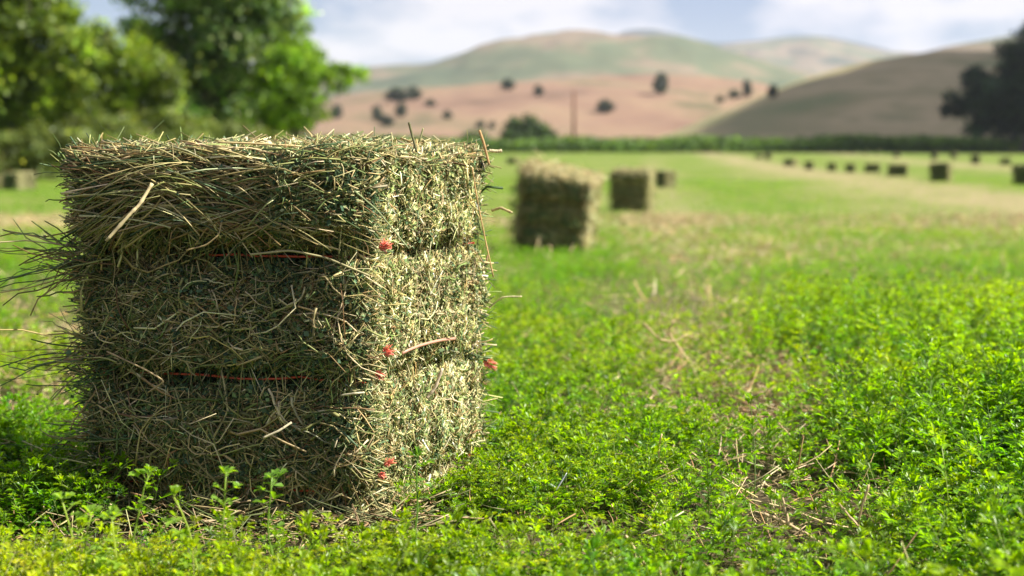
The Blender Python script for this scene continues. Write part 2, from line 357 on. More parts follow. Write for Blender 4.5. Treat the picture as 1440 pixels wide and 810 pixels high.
# ------------------------------------------------------------------ hay bales
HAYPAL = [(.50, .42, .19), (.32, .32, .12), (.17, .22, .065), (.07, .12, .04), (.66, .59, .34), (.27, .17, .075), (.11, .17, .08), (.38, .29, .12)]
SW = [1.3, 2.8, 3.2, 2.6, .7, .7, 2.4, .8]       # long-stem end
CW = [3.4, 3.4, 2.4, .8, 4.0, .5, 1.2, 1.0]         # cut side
ZS = (.415, .218, .035)
class Bale:
    """four ground corners (order: L, C, R, B), height H; faces 0=L-C, 1=C-R, 2=R-B, 3=B-L, top=4"""
    def __init__(s, q, H, seed, zs=ZS, over=.02):
        s.q = [np.array(a, float) for a in q]; s.H = H; s.seed = seed; s.zs = zs; s.over = over
        s.c = sum(s.q) / 4
    def surf(s, f, u, t):
        if f < 4:
            a, b = s.q[f], s.q[(f + 1) % 4]; d = b - a; l = np.linalg.norm(d); tx = np.array([d[0], d[1], 0]) / l
            n = np.array([tx[1], -tx[0], 0]); z = t * s.H
            p = np.stack([a[0] + d[0] * u, a[1] + d[1] * u, z], 1)
            o = -.022 * np.abs(2 * u - 1) ** 7 - .022 * np.clip((t - .93) / .07, 0, 1) ** 2
            for zz in s.zs: o = o - .021 * np.exp(-((z - zz) / .013) ** 2) - .010 * np.exp(-((z - zz) / .035) ** 2)
            o = o + .040 * (fbm(u * 3 + f * 7, z * 8, s.seed) - .5) + .026 * (fbm(u * 12 + f * 7, z * 22, s.seed + 5) - .5)
            if f == 1: o = o + .009 * (vnoise(u * 30, z * 9, 5) - .6)
            if f in (0, 3): o = o + s.over * np.clip((z - s.zs[0] - .01) / .05, 0, 1)
            return p + n * o[:, None], np.broadcast_to(n, p.shape), np.broadcast_to(tx, p.shape), np.broadcast_to(np.array([0, 0, 1.]), p.shape)
        a, b, c, d = s.q
        xy = (a * (1 - u)[:, None] + b * u[:, None]) * (1 - t)[:, None] + (d * (1 - u)[:, None] + c * u[:, None]) * t[:, None]
        o = .03 * (fbm(u * 4, t * 4, s.seed + 9) - .5) - .02 * np.maximum(np.abs(2 * u - 1), np.abs(2 * t - 1)) ** 8
        p = np.stack([xy[:, 0], xy[:, 1], s.H + o], 1); z0 = np.zeros_like(p)
        tx = np.array([*(b - a), 0]); tx /= np.linalg.norm(tx)
        return p, z0 + [0, 0, 1], z0 + tx, z0 + np.array([-tx[1], tx[0], 0])
    def core(s, mb, n=40):
        g = np.linspace(0, 1, n); U, T = np.meshgrid(g, g, indexing='ij')
        i, j = np.meshgrid(np.arange(n - 1), np.arange(n - 1), indexing='ij'); a = (i * n + j).ravel()
        tr = np.concatenate([np.stack([a, a + n, a + n + 1], 1), np.stack([a, a + n + 1, a + 1], 1)])
        for f in range(5):
            ea, eb = (s.q[f], s.q[(f + 1) % 4]) if f < 4 else (s.q[0], s.q[1]); mu = .040 / np.linalg.norm(eb - ea)
            mt = .040 / (s.H if f < 4 else np.linalg.norm(s.q[2] - s.q[1])); t0 = 0 if f < 4 else mt
            p, nn, _, _ = s.surf(f, mu + (1 - 2 * mu) * U.ravel(), t0 + (1 - t0 - mt) * T.ravel()); p = p - nn * .020
            k = fbm(U.ravel() * 30, T.ravel() * 60, 3 + f)[:, None]
            mb.add(p, tr, np.array([.06, .06, .026]) * (.5 + k))
    def fibres(s, mb, f, n, lmin, lmax, r, pal_w, ang_mu, ang_sd, rand, tilt, o0, o1, K=4, lim=.02, keep=None, bias=None):
        u = R.uniform(.0, 1, n); t = R.uniform(.0, 1, n)
        p, nn, tx, ty = s.surf(f, u, t)
        flen = np.linalg.norm(s.q[(f + 1) % 4] - s.q[f]) if f < 4 else np.linalg.norm(s.q[1] - s.q[0])
        a = R.normal(ang_mu, ang_sd, n); rr = R.random(n) < rand; a = np.where(rr, R.uniform(0, 3.14, n), a)
        if bias is not None: a = a + bias(u, t)
        l = lmin + (lmax - lmin) * R.random(n) ** 2.6
        room_u = np.minimum(u, 1 - u) * flen * 2 + lim * 2
        l = np.minimum(l, np.maximum(room_u / np.maximum(np.abs(np.cos(a)), .05), lmin))
        if f < 4: l = np.minimum(l, np.maximum((np.minimum(t, 1 - t) * s.H * 2 + lim * 2) / np.maximum(np.abs(np.sin(a)), .05), lmin))
        ti = R.normal(0, tilt, n)
        d = (tx * np.cos(a)[:, None] + ty * np.sin(a)[:, None]) * np.cos(ti)[:, None] + nn * np.sin(ti)[:, None]
        side = -tx * np.sin(a)[:, None] + ty * np.cos(a)[:, None]
        k = np.linspace(-.5, .5, K)
        b1 = R.normal(0, .36, n) * l; b2 = -np.abs(R.normal(0, .10, n)) * l
        off = R.uniform(o0, o1, n)
        kink = R.normal(0, .045, (n, K))
        pts = p[:, None] + nn[:, None] * off[:, None, None] + d[:, None] * (l[:, None] * k)[:, :, None] \
            + side[:, None] * ((b1[:, None] * (k * k * 2)) + kink * l[:, None] * .6)[:, :, None] + nn[:, None] * (b2[:, None] * k * k * 2)[:, :, None]
        col = pick(HAYPAL, pal_w, n, .28); g = (.55 + .9 * fbm(u * 5, t * 9, s.seed + 33)) * ((.75 + 1.0 * vnoise(u * 30, t * 6, 5)) if f == 1 else 1)
        col = np.clip(col * g[:, None], .005, .9)
        if f == 0: keep2 = pts[:, :, 2].max(1) < s.H + .010; pts, col, off = pts[keep2], col[keep2], off[keep2]; n = len(pts)
        if keep is not None:
            kk = keep(pts); pts, col = pts[kk], col[kk]; n = len(pts); off = off[kk]
        # each stem tapers and is faintly blotched along its length
        cc = col[:, None, :] * (1 + R.normal(0, .12, (n, K, 1)))
        rad = (r * np.clip(np.exp(R.normal(-.12, .42, n)), .35, 2.3))[:, None] * np.linspace(1.0, .75, K)[None]
        tubes(mb, pts, rad, np.clip(cc, 0, .95), 3, .5)
    def crumbs(s, mb, f, n, smin, smax, pal, w, o0, o1):
        u = R.uniform(0, 1, n); t = R.uniform(0, 1, n); p, nn, tx, ty = s.surf(f, u, t)
        nr = nn * .9 + R.normal(0, .8, (n, 3))
        cards(mb, p + nn * R.uniform(o0, o1, n)[:, None], nr, R.uniform(smin, smax, n), pick(pal, w, n), R.uniform(.3, .9))
    def loop(s, z, out=.004, jit=.0015, seg=14, out1=None):
        pts = []
        for f in range(4):
            u = np.linspace(.03, .97, seg); t = np.full(seg, z / s.H)
            p, nn, _, _ = s.surf(f, u, t)
            # pulled tight: smooth the offset
            pts.append(p + nn * (out if f != 1 or out1 is None else out1) + np.stack([0 * u, 0 * u, R.normal(0, jit, seg)], 1))
        pts = np.concatenate(pts); pts = np.concatenate([pts, pts[:1]])
        return pts
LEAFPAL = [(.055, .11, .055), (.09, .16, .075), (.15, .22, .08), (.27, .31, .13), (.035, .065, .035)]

def near_bale():
    H = .585
    b = Bale([bL, bC, bR, bB], H, 11)
    b.over = .020; root = empty('hay_bale', (0, 0, 0))
    tag(root, 'large sharply focused square bale of green hay tied with orange twine', 'hay bale', 'square hay bales in the field')
    core = MB(); b.core(core, 46); core_o = core.build('packed_core', M_CORE, root, True)
    mb = MB()
    def clear(pts):                       # leave the twine showing where the photo shows it
        x = pts[:, :, 0] / pts[:, :, 1] * F + 720; z = pts[:, :, 2]
        hit = ((np.abs(z - ZS[0]) < .009) & (x > 285) & (x < 475)).any(1) | ((np.abs(z - ZS[1]) < .009) & (x > 222) & (x < 452)).any(1)
        return ~hit | (R.random(len(pts)) < .03)
    up = lambda u, t: (2.6 - 1.4 * (t > .72)) * (fbm(u * 4.5, t * 6.5, 303) - .5)
    # shaded end with long stems
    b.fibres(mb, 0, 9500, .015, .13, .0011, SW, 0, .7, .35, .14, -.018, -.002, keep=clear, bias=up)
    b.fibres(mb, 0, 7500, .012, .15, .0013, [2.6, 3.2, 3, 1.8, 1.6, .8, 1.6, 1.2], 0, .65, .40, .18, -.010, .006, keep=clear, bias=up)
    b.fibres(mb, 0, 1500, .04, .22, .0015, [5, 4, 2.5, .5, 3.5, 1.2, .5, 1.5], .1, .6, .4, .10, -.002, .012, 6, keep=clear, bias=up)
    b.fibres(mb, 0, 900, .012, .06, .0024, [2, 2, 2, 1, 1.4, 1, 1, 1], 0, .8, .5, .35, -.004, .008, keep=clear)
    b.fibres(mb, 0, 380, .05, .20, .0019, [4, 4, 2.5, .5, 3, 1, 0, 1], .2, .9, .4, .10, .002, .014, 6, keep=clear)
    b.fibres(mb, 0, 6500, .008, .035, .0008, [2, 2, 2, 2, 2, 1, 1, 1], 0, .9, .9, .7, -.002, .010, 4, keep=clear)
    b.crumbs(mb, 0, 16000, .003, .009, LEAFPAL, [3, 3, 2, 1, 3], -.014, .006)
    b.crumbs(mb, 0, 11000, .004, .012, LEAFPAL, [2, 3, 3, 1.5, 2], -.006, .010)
    # sunlit cut side : short upright flakes
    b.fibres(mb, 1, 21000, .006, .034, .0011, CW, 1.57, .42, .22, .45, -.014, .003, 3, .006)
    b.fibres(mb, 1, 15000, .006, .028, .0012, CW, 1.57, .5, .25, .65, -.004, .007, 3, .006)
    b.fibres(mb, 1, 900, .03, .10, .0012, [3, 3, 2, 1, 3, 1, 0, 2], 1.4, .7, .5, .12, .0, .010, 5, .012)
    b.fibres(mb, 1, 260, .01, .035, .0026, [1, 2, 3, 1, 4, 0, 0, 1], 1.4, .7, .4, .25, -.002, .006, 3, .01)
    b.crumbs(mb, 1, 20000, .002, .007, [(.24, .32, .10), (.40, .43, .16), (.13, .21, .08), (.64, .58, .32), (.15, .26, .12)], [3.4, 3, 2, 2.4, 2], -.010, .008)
    b.fibres(mb, 4, 9000, .01, .10, .0012, [3, 3, 2, 1, 4, 1, 1, 2], 0, .7, .6, .28, -.012, .006, 4, .02)
    b.fibres(mb, 4, 170, .01, .045, .0013, [3, 3, 2, 1, 4, 1, 1, 2], 0, .7, .6, .6, .0, .008, 4, .02)
    b.crumbs(mb, 4, 9000, .003, .009, [(.30, .32, .14), (.12, .17, .08), (.5, .44, .25)], [3, 3, 2], -.008, .010)
    for f in (2, 3):
        b.fibres(mb, f, 3500, .02, .14, .0014, SW, 0, .5, .4, .12, -.014, .006)
        b.crumbs(mb, f, 2500, .004, .010, LEAFPAL, [3, 3, 2, 1, 3], -.010, .006)
    # stems combed over the top edge of the shaded end
    n = 750; u = R.uniform(.0, 1, n); t = R.uniform(.78, 1.01, n); p, nn, tx, ty = b.surf(0, u, np.minimum(t, 1))
    a = R.normal(0, .30, n) + 1.2 * (fbm(u * 4, t * 5, 404) - .5)
    l = R.uniform(.03, .19, n) * np.where(u > .85, .5, 1); k = np.linspace(-.5, .5, 5)
    off = R.uniform(.002, .022, n) * (.4 + t)
    d = tx * np.cos(a)[:, None] + ty * np.sin(a)[:, None] + nn * R.normal(0, .10, n)[:, None]
    l = np.minimum(l, .03 + u * .9)
    pts = p[:, None] + nn[:, None] * off[:, None, None] + d[:, None] * (l[:, None] * k)[:, :, None] + np.array([0, 0, -1.]) * (l[:, None] * (k * k) * R.uniform(0, .5, n)[:, None])[:, :, None]
    ok = pts[:, :, 2].max(1) < H + .012; pts = pts[ok]; n = len(pts)
    tubes(mb, pts, (.0013 * R.uniform(.5, 1.5, n))[:, None] * np.linspace(1, .7, 5), pick(HAYPAL, [4, 3, 1.6, .8, 3, 1.2, .6, 2], n), 3)
    # tousled leafy mass at the top of the near corner
    n = 3000; u = R.normal(.86, .13, n).clip(0, 1.02); t = R.uniform(.80, 1.0, n); p, nn, tx, ty = b.surf(0, u, t)
    nr = R.normal(0, 1, (n, 3)); cards(mb, p + nn * R.uniform(0, .03, n)[:, None], nr, R.uniform(.003, .010, n), pick(LEAFPAL, [3, 3, 3, 2, 1], n), .5)
    n = 700; u = R.uniform(.7, 1.0, n); t = R.uniform(.80, 1.0, n); p, nn, tx, ty = b.surf(0, u, t); d = R.normal(0, 1, (n, 3)) * [1, .5, 1]
    d /= np.linalg.norm(d, axis=1, keepdims=True); k = np.linspace(-.5, .5, 5); bd = R.normal(0, .35, (n, 3)); l = R.uniform(.015, .05, n)
    pts = p[:, None] + nn[:, None] * R.uniform(0, .028, n)[:, None, None] + (d[:, None] * k[None, :, None] + bd[:, None] * (k * k)[None, :, None]) * l[:, None, None]
    tubes(mb, pts, (.0009 * R.uniform(.5, 1.3, n))[:, None], pick(HAYPAL, [2, 3, 3, 2, 1, 1, 2, 1], n), 3)
    # fans of stems bristling from the far-left edge
    def fan(n, zc, zsd, lmin, lmax, amu, asd, droop=.15, din=.07):
        z = R.normal(zc, zsd, n).clip(.02, .56); st = np.stack([bL[0] + R.uniform(-.012, din, n), bL[1] + R.uniform(-.01, .06, n), z], 1)
        q = st[:, 0] - bL[0]; st[:, 1] = np.where(q > .0, bL[1] - .0 - q * .2 + R.uniform(-.018, .02, n), st[:, 1])
        az = R.normal(3.14, .32, n); el = R.normal(amu, asd, n); l = (lmin + (lmax - lmin) * R.random(n) ** 1.8) * R.uniform(.5, 1, n)
        d = np.stack([np.cos(az) * np.cos(el), np.sin(az) * np.cos(el), np.sin(el)], 1); k = np.linspace(0, 1, 6)
        bd = R.normal(0, .22, (n, 3)); bd[:, 2] -= droop * R.uniform(-.6, 1, n)
        pts = st[:, None] + (d[:, None] * k[None, :, None] + bd[:, None] * (k * k)[None, :, None] + R.normal(0, .018, (n, 6, 3))) * l[:, None, None]
        tubes(mb, pts, (.0015 * R.uniform(.4, 1.4, n))[:, None] * np.linspace(1, .6, 6), pick(HAYPAL, [1.5, 2.5, 3, 2, .6, 1.5, 2, 1], n), 3)
        m = n // 3; i = R.integers(0, n, m); kk = R.integers(1, 6, m)
        cards(mb, pts[i, kk] + R.normal(0, .004, (m, 3)), R.normal(0, 1, (m, 3)), R.uniform(.004, .010, m), pick(LEAFPAL, [3, 3, 1, 1, 3], m), .5)
    fan(60, .405, .020, .04, .20, .02, .30); fan(60, .39, .03, .02, .08, 0, .5)
    fan(16, .40, .02, .16, .27, -.05, .18, .10)
    fan(48, .25, .020, .04, .18, -.10, .30); fan(50, .24, .03, .02, .08, 0, .5)
    fan(12, .235, .02, .14, .22, -.15, .25)
    fan(55, .10, .04, .05, .18, -.12, .35, .05)
    fan(60, .48, .05, .03, .07, .05, .3)
    fan(40, .33, .05, .02, .06, 0, .35)
    fan(40, .17, .04, .02, .06, 0, .35)
    fan(50, .55, .012, .03, .08, .3, .3)
    # ragged right and top outline
    n = 260; t = R.uniform(.05, 1, n); p, nn, tx, ty = b.surf(1, np.full(n, .985), t); d = np.stack([R.uniform(.4, 1, n), R.normal(-.1, .3, n), R.normal(.05, .5, n)], 1); l = R.uniform(.006, .030, n); k = np.linspace(0, 1, 4)
    pts = p[:, None] + d[:, None] * l[:, None, None] * k[None, :, None]
    tubes(mb, pts, (.0013 * R.uniform(.6, 1.5, n))[:, None], pick(HAYPAL, CW, n), 3)
    mb.build('hay', M_HAY, root)
    print('bale verts', mb.n)
    # prominent single straws the photo shows
    def stalk(pp, depth, r, col, knots=0, label=None):
        q = np.array([P(x, y, depth + dd) for x, y, dd in pp]); m = MB()
        t = np.linspace(0, len(q) - 1, len(q) * 5); pts = np.stack([np.interp(t, np.arange(len(q)), q[:, i]) for i in range(3)], 1)
        pts[1:-1] = .5 * pts[1:-1] + .25 * (pts[:-2] + pts[2:]); rr = np.full(len(pts), r)
        if knots: rr[::knots] *= 1.3
        cc = np.array(col)[None, None] * (1 + .15 * R.normal(size=(1, len(pts), 1)))
        tubes(m, pts[None], rr[None], cc, 6); o = m.build('loose_stalk', M_HAY, root, True)
        if label: o['label'] = label
    stalk([(214, 258, 0), (196, 288, -.01), (182, 302, -.015), (149, 339, -.02)], 2.205, .0026, (.66, .55, .30), 5, 'thick pale straw sticking out below the top edge')
    stalk([(198, 310, .0), (216, 294, 0), (232, 272, .01)], 2.22, .0015, (.40, .32, .12))
    stalk([(575, 172, 0), (580, 192, 0), (586, 214, 0)], 2.24, .0021, (.14, .14, .06), 0, 'dark stub of stem standing up from the top')
    stalk([(595, 180, 0), (590, 198, 0)], 2.24, .0013, (.35, .36, .16))
    stalk([(674, 183, 0), (680, 200, 0), (688, 232, .0)], 2.44, .0022, (.45, .28, .12), 0, 'brown stem poking up at the top corner')
    stalk([(664, 235, 0), (670, 275, 0), (681, 330, 0), (694, 390, -.01)], 2.37, .0011, (.52, .34, .14), 6, 'long amber straw hanging down the sunlit side')
    stalk([(498, 268, 0), (530, 295, 0), (575, 350, 0)], 2.15, .0013, (.28, .33, .15))
    stalk([(688, 432, 0), (706, 418, -.01), (716, 417, -.01), (734, 417, -.01)], 2.50, .0013, (.55, .50, .28), 5)
    stalk([(352, 358, 0), (408, 352, -.01), (458, 362, -.01), (520, 388, -.01)], 2.19, .0018, (.40, .36, .18))
    stalk([(208, 552, 0), (232, 536, -.01), (205, 520, -.01), (150, 494, 0)], 2.22, .0014, (.45, .34, .18))
    stalk([(306, 200, 0), (360, 202, 0), (424, 206, 0)], 2.21, .0017, (.58, .46, .22))
    stalk([(262, 352, 0), (290, 345, -.01), (308, 330, -.01), (312, 312, 0)], 2.20, .0013, (.45, .34, .16))
    stalk([(410, 594, 0), (392, 606, -.01), (370, 616, -.01)], 2.19, .0019, (.62, .55, .36))
    stalk([(480, 556, 0), (500, 553, -.01), (512, 552, 0)], 2.17, .0016, (.60, .55, .36))
    stalk([(600, 560, 0), (612, 545, 0), (622, 518, 0)], 2.33, .0026, (.62, .50, .36), 4)
    stalk([(692, 296, 0), (704, 292, -.01), (720, 299, -.02)], 2.50, .0022, (.50, .40, .20), 4)
    stalk([(688, 212, 0), (700, 213, 0), (706, 212, 0)], 2.50, .0028, (.66, .56, .34), 3)
    # twine
    for zi, z in enumerate(ZS):
        pts = b.loop(z, .009, out1=-.004); m = MB(); tubes(m, pts[None], np.full((1, len(pts)), .0019), np.array([.78, .13, .06]), 6)
        tw = m.build('twine', M_TWINE, root, True)
        tufts = {0: [(541, 345, 1)], 1: [(546, 493, 1), (535, 527, .7), (688, 510, 1.2)], 2: [(546, 650, .9), (537, 668, .6)]}[zi]
        for (x, y, s_) in tufts:
            dep = 2.2 + (x - 520) / 170 * .34 - .028; q = P(x, y, dep); kb = MB()
            n = 60; d = R.normal(0, 1, (n, 3)); d = d / np.linalg.norm(d, axis=1, keepdims=True); d[:, 1] = -np.abs(d[:, 1]) * .4
            ax = np.array([1, -.3, .1 + .6 * R.normal()]); d = d * .75 + ax / np.linalg.norm(ax) * .8
            k = np.linspace(0, 1, 4); l = R.uniform(.007, .017, n) * s_; o = q - ax * .008 * s_ + np.array([0, -.004, 0])
            pp = o + d[:, None] * l[:, None, None] * k[None, :, None] + R.normal(0, .0006, (n, 4, 3))
            tubes(kb, pp, (.0008 * R.uniform(.6, 1.3, n))[:, None], pick([(.90, .26, .17), (.92, .40, .30), (.80, .18, .11)], [2, 1, 1], n, .1), 4, .4)
            kb.build('frayed_knot', M_TWINE, tw)
    # faded stretch of the middle twine on the sunlit side
    pts = np.array([P(x, y, 2.2 + (x - 520) / 170 * .34 - .03) for x, y in ((566, 497), (575, 492), (590, 486), (604, 482), (622, 478), (640, 476))])
    m = MB(); tubes(m, pts[None], np.full((1, 6), .0028), np.array([.62, .34, .24]), 5, .5); m.build('twine_end', M_TWINE, root, True)
near_bale()

# --- out-of-focus bales behind
def generic_bale(name, w, dpt, H, dens, fl, fr, seed):
    q = [(-w / 2, -dpt / 2), (w / 2, -dpt / 2), (w / 2, dpt / 2), (-w / 2, dpt / 2)]
    zs = tuple(H * k for k in (.72, .38, .07)); b = Bale(q, H, seed, zs, .03)
    root = empty(name); core = MB(); b.core(core, 16); core.build('packed_core', M_CORE, root, True)
    mb = MB(); n = int(1500 * dens)
    for f in (0, 2, 3): b.fibres(mb, f, n, .04, fl, fr, [5, 3, 1.2, .2, 3, 1.6, .4, 2], 0, .5, .4, .2, -.014, .012, 4, .04); b.crumbs(mb, f, n * 2, fr * 4, fr * 9, LEAFPAL, [3, 3, 2, 1, 3], -.01, .012)
    b.fibres(mb, 1, n * 3, .02, .07, fr, CW, 1.57, .5, .3, .4, -.012, .01, 3, .01); b.crumbs(mb, 1, n * 2, fr * 3, fr * 8, [(.33, .33, .15), (.5, .44, .25), (.16, .2, .09)], [2, 2, 1], -.01, .01)
    b.fibres(mb, 4, n * 2, .03, .14, fr, [3, 3, 2, 1, 4, 1, 1, 2], 0, .8, .6, .3, -.012, .02, 4, .04)
    nf = int(160 * dens); z = R.uniform(.05, H, nf); l = R.uniform(.03, .13, nf); k = np.linspace(0, 1, 4)
    st = np.stack([np.full(nf, -w / 2), R.uniform(-dpt / 2, dpt / 2, nf), z], 1); d = np.stack([-np.ones(nf), R.normal(0, .4, nf), R.normal(-.1, .3, nf)], 1)
    tubes(mb, st[:, None] + d[:, None] * l[:, None, None] * k[None, :, None], fr, pick(HAYPAL, SW, nf), 3)
    mb.build('hay', M_HAY, root)
    for z in zs:
        m = MB(); pts = b.loop(z, .006); tubes(m, pts[None], np.full((1, len(pts)), max(.002, fr * .9)), np.array([.5, .08, .04]), 4); m.build('twine', M_TWINE, root)
    return root
def depth_for(base_py):
    lo, hi = 1.5, 380
    for _ in range(50):
        m = (lo + hi) / 2
        if gz(0, m) < P(720, base_py, m)[2]: lo = m
        else: hi = m
    return lo
GR = 'square hay bales in the field'
b2 = generic_bale('hay_bale', .52, .44, .60, 2.2, .20, .0028, 41)
d = depth_for(356); p = P(779, 356, d + .22); b2.location = (p[0], d + .22, gz(p[0], d + .2)); b2.rotation_euler = (math.radians(7), math.radians(8), math.radians(-13)); b2.scale = (.93, .93, .95)
hp = MB(); n = 900; u = R.uniform(-.30, .28, n); v = R.uniform(-.24, .22, n); a = R.uniform(0, 6.28, n); l = R.uniform(.04, .16, n); k = np.linspace(-.5, .5, 4)
zz = .60 + np.abs(R.normal(0, .022, n)) * (1.3 - u * 2); dd = np.stack([np.cos(a), np.sin(a), R.normal(0, .25, n)], 1)
tubes(hp, np.stack([u, v, zz], 1)[:, None] + dd[:, None] * l[:, None, None] * k[None, :, None], .0030, pick(HAYPAL, [3, 1, .5, 0, 4, .5, 0, 1], n), 3)
hp.build('loose_straw', M_HAY, b2)
tag(b2, 'blurred leaning hay bale just right of the big sharp one, pale straw heaped on top', 'hay bale', GR)
b3 = generic_bale('hay_bale', .50, .46, .58, 1.4, .18, .0035, 43)
d = depth_for(297); p = P(892, 293, d + .2); b3.location = (p[0], d + .2, gz(p[0], d) - .03); b3.rotation_euler = (math.radians(5), math.radians(-1), math.radians(-14)); b3.scale = (1, 1, 1.05)
tag(b3, 'squat dark hay bale with a frosted green top, second beyond the big one', 'hay bale', GR)
proto = [generic_bale('hay_bale', .50, .46, .58, .5, .16, .007, 45), generic_bale('hay_bale', .58, .90, .42, .5, .18, .007, 47)]
first = [True, True]
far = [  # px, base py, h px, variant, yaw, label
 (936, 262, 24, 0, -52, 'pale sunlit bale peeping out behind the squat dark one'),
 (1322, 254, 27, 0, -22, 'upright bale with dark front and bright right side, tallest of the distant row'),
 (1440, 259, 30, 0, -10, 'dark bale cut by the right edge of the picture'),
 (1262, 246, 17, 1, -8, 'low wide bale just left of the tallest distant bale'),
 (1226, 241, 13, 1, -5, 'low bale left of the wide one, on the pale stubble swath'),
 (1195, 241, 11, 0, -12, 'small bale between two low ones on the stubble swath'),
 (1169, 239, 12, 0, -14, 'fourth bale from the far end of the swath row'),
 (1137, 237, 12, 0, -9, 'third bale from the far end of the swath row'),
 (1111, 232, 15, 1, -18, 'second bale from the far end of the swath row'),
 (1079, 223, 9, 0, -12, 'right one of the close pair at the far end of the row'),
 (1067, 222, 10, 1, -12, 'left one of the close pair at the far end of the row'),
 (1259, 220, 10, 1, -12, 'tiny bale far behind the low wide one'),
 (1312, 223, 12, 0, -20, 'small bale far behind, above the left edge of the tallest distant bale'),
 (1339, 222, 11, 0, -25, 'small bale far behind, right above the bright side of the tallest one'),
 (1370, 229, 14, 0, -16, 'lone small bale between the tallest distant one and the low right one'),
 (1412, 230, 14, 1, -12, 'low bale on the green strip under the dark tree'),
 (1390, 213, 8, 0, -12, 'faint bale at the crop edge below the left of the dark tree'),
 (1421, 216, 9, 0, -12, 'faint bale at the crop edge below the middle of the dark tree'),
 (1216, 215, 6, 1, -12, 'very faint bale at the crop edge, left of its neighbour'),
 (1232, 215, 6, 1, -12, 'very faint bale at the crop edge, right of its neighbour'),
 (22, 266, 24, 0, -8, 'dark bale standing before the scrub at the left edge'),
 (39, 265, 20, 0, -50, 'pale bale touching the right side of the dark one at the left edge'),
 (0, 265, 20, 1, -60, 'tan bale cut off by the left edge of the picture'),
 (722, 229, 14, 1, -12, 'dim bale far off, above the gap between the sharp and the leaning bale'),
]
for (px, py, hp, v, yaw, lab) in far:
    d = depth_for(py + 1.5); x = (px - 720) / F * d; s = np.clip(hp / F * d / (.58 if v == 0 else .42), .72, 1.12)
    o = proto[v] if first[v] else copy_tree(proto[v]); first[v] = False
    o.location = (x, d, float(gz(x, d)) - .03); o.rotation_euler = (0, 0, math.radians(yaw - 8)); o.scale = (s, s, s); tag(o, lab, 'hay bale', GR)

# ------------------------------------------------------------------ sprigs that stand out in front of the bale
def sprig(px, top, base, dep, label, yel, seedh=None):
    bz = P(px, base, dep); tz = P(px, top, dep); x, y = bz[0], dep; g = float(gz(x, y)); h = max(.05, tz[2] - g)
    root = empty('alfalfa_sprig', (x, y, g))
    tag(root, label, 'alfalfa plant', 'tall alfalfa sprigs in front of the big bale')
    ln = R.normal(0, .22); cv = R.normal(0, .25); pts = np.array([[h * (ln * (t - 1) + cv * t * (1 - t)) + .002 * math.sin(t * 9 + px), h * .1 * cv * t, t * h] for t in np.linspace(-.05, 1, 9)])
    tint = np.array([1 + yel * 1.1, 1 + yel * .55, 1 + yel * .6])
    m = MB(); tubes(m, pts[None], np.linspace(.0017, .0011, 9)[None], np.array([.16, .26, .06]) * tint, 6); m.build('stem', M_LEAF, root, True)
    lf = MB()
    for k in range(9 + int(h * 40)):
        t = (.99 if k < 5 else R.choice([.3, .48, .62, .78, .9]) + R.uniform(-.05, .05)); q = np.array([np.interp(t, np.linspace(-.05, 1, 9), pts[:, i]) for i in range(3)])
        yaw = R.uniform(0, 6.28); pit = R.uniform(.2, 1.2) if k < 5 else R.uniform(-.1, .7); d = rot(np.array([[1., 0, 0]]), yaw, pit)[0]; l = R.uniform(.009, .014) * (1 if k < 5 else 1.15)
        e = q + d * l * (.4 if k < 5 else .9); tubes(lf, np.array([[q, e]]), np.array([[.0006, .0005]]), np.array([.16, .26, .06]) * tint, 4)
        for dy in (0, 1.05, -1.05):
            v, tt = leaflet(l, l * .62, R.uniform(-.3, .2), True); v = rot(v, yaw + dy, pit + R.normal(0, .2), R.normal(0, .3)) + e
            lf.add(v, tt, np.array([.10, .21, .025]) * tint * R.uniform(.85, 1.2))
    lf.build('leaves', M_LEAF, root)
for a in [
 (322, 664, 740, 1.86, 'tallest thin sprig with a round leaf tuft before the shaded bale end', .5),
 (216, 664, 735, 1.95, 'thin bent sprig with a tiny leaf tip before the lower twine', .45),
 (383, 670, 760, 1.90, 'slim sprig right of the tallest one, before the shaded bale end', .2),
 (246, 698, 770, 1.80, 'yellow-green sprig with broad leaves left of the tallest one', .9),
 (90, 702, 765, 1.82, 'pale sprig with a forked leaf tip at the lower left of the bale', .8),
 (160, 728, 790, 1.78, 'short pale sprig leaning at the foot of the bale', 1.0),
 (588, 642, 705, 2.05, 'dark green sprig at the foot of the sunlit bale side', 0),
 (130, 722, 770, 1.80, 'short sprig with a folded leaf left of the leaning one', .7)]:
    sprig(*a)
# white feather caught in the stubble
m = MB(); q0 = P(782, 690, 2.2); q1 = P(797, 665, 2.2); k = np.linspace(0, 1, 8)[:, None]; ax = q0 + (q1 - q0) * k
tubes(m, ax[None], np.full((1, 8), .0006), np.array([.8, .82, .88]), 4)
w = np.sin(np.linspace(.15, 2.9, 8))[:, None] * .0028; sd = np.array([.8, 0, .5])
V = np.concatenate([ax - sd * w, ax + sd * w + [0, .001, 0]]); T = [(i, i + 1, i + 9) for i in range(7)] + [(i, i + 9, i + 8) for i in range(7)]
m.add(V, T, (.78, .80, .86)); o = m.build('feather', M_FEATHER); tag(o, 'small white feather upright in the stubble right of the big bale', 'feather')

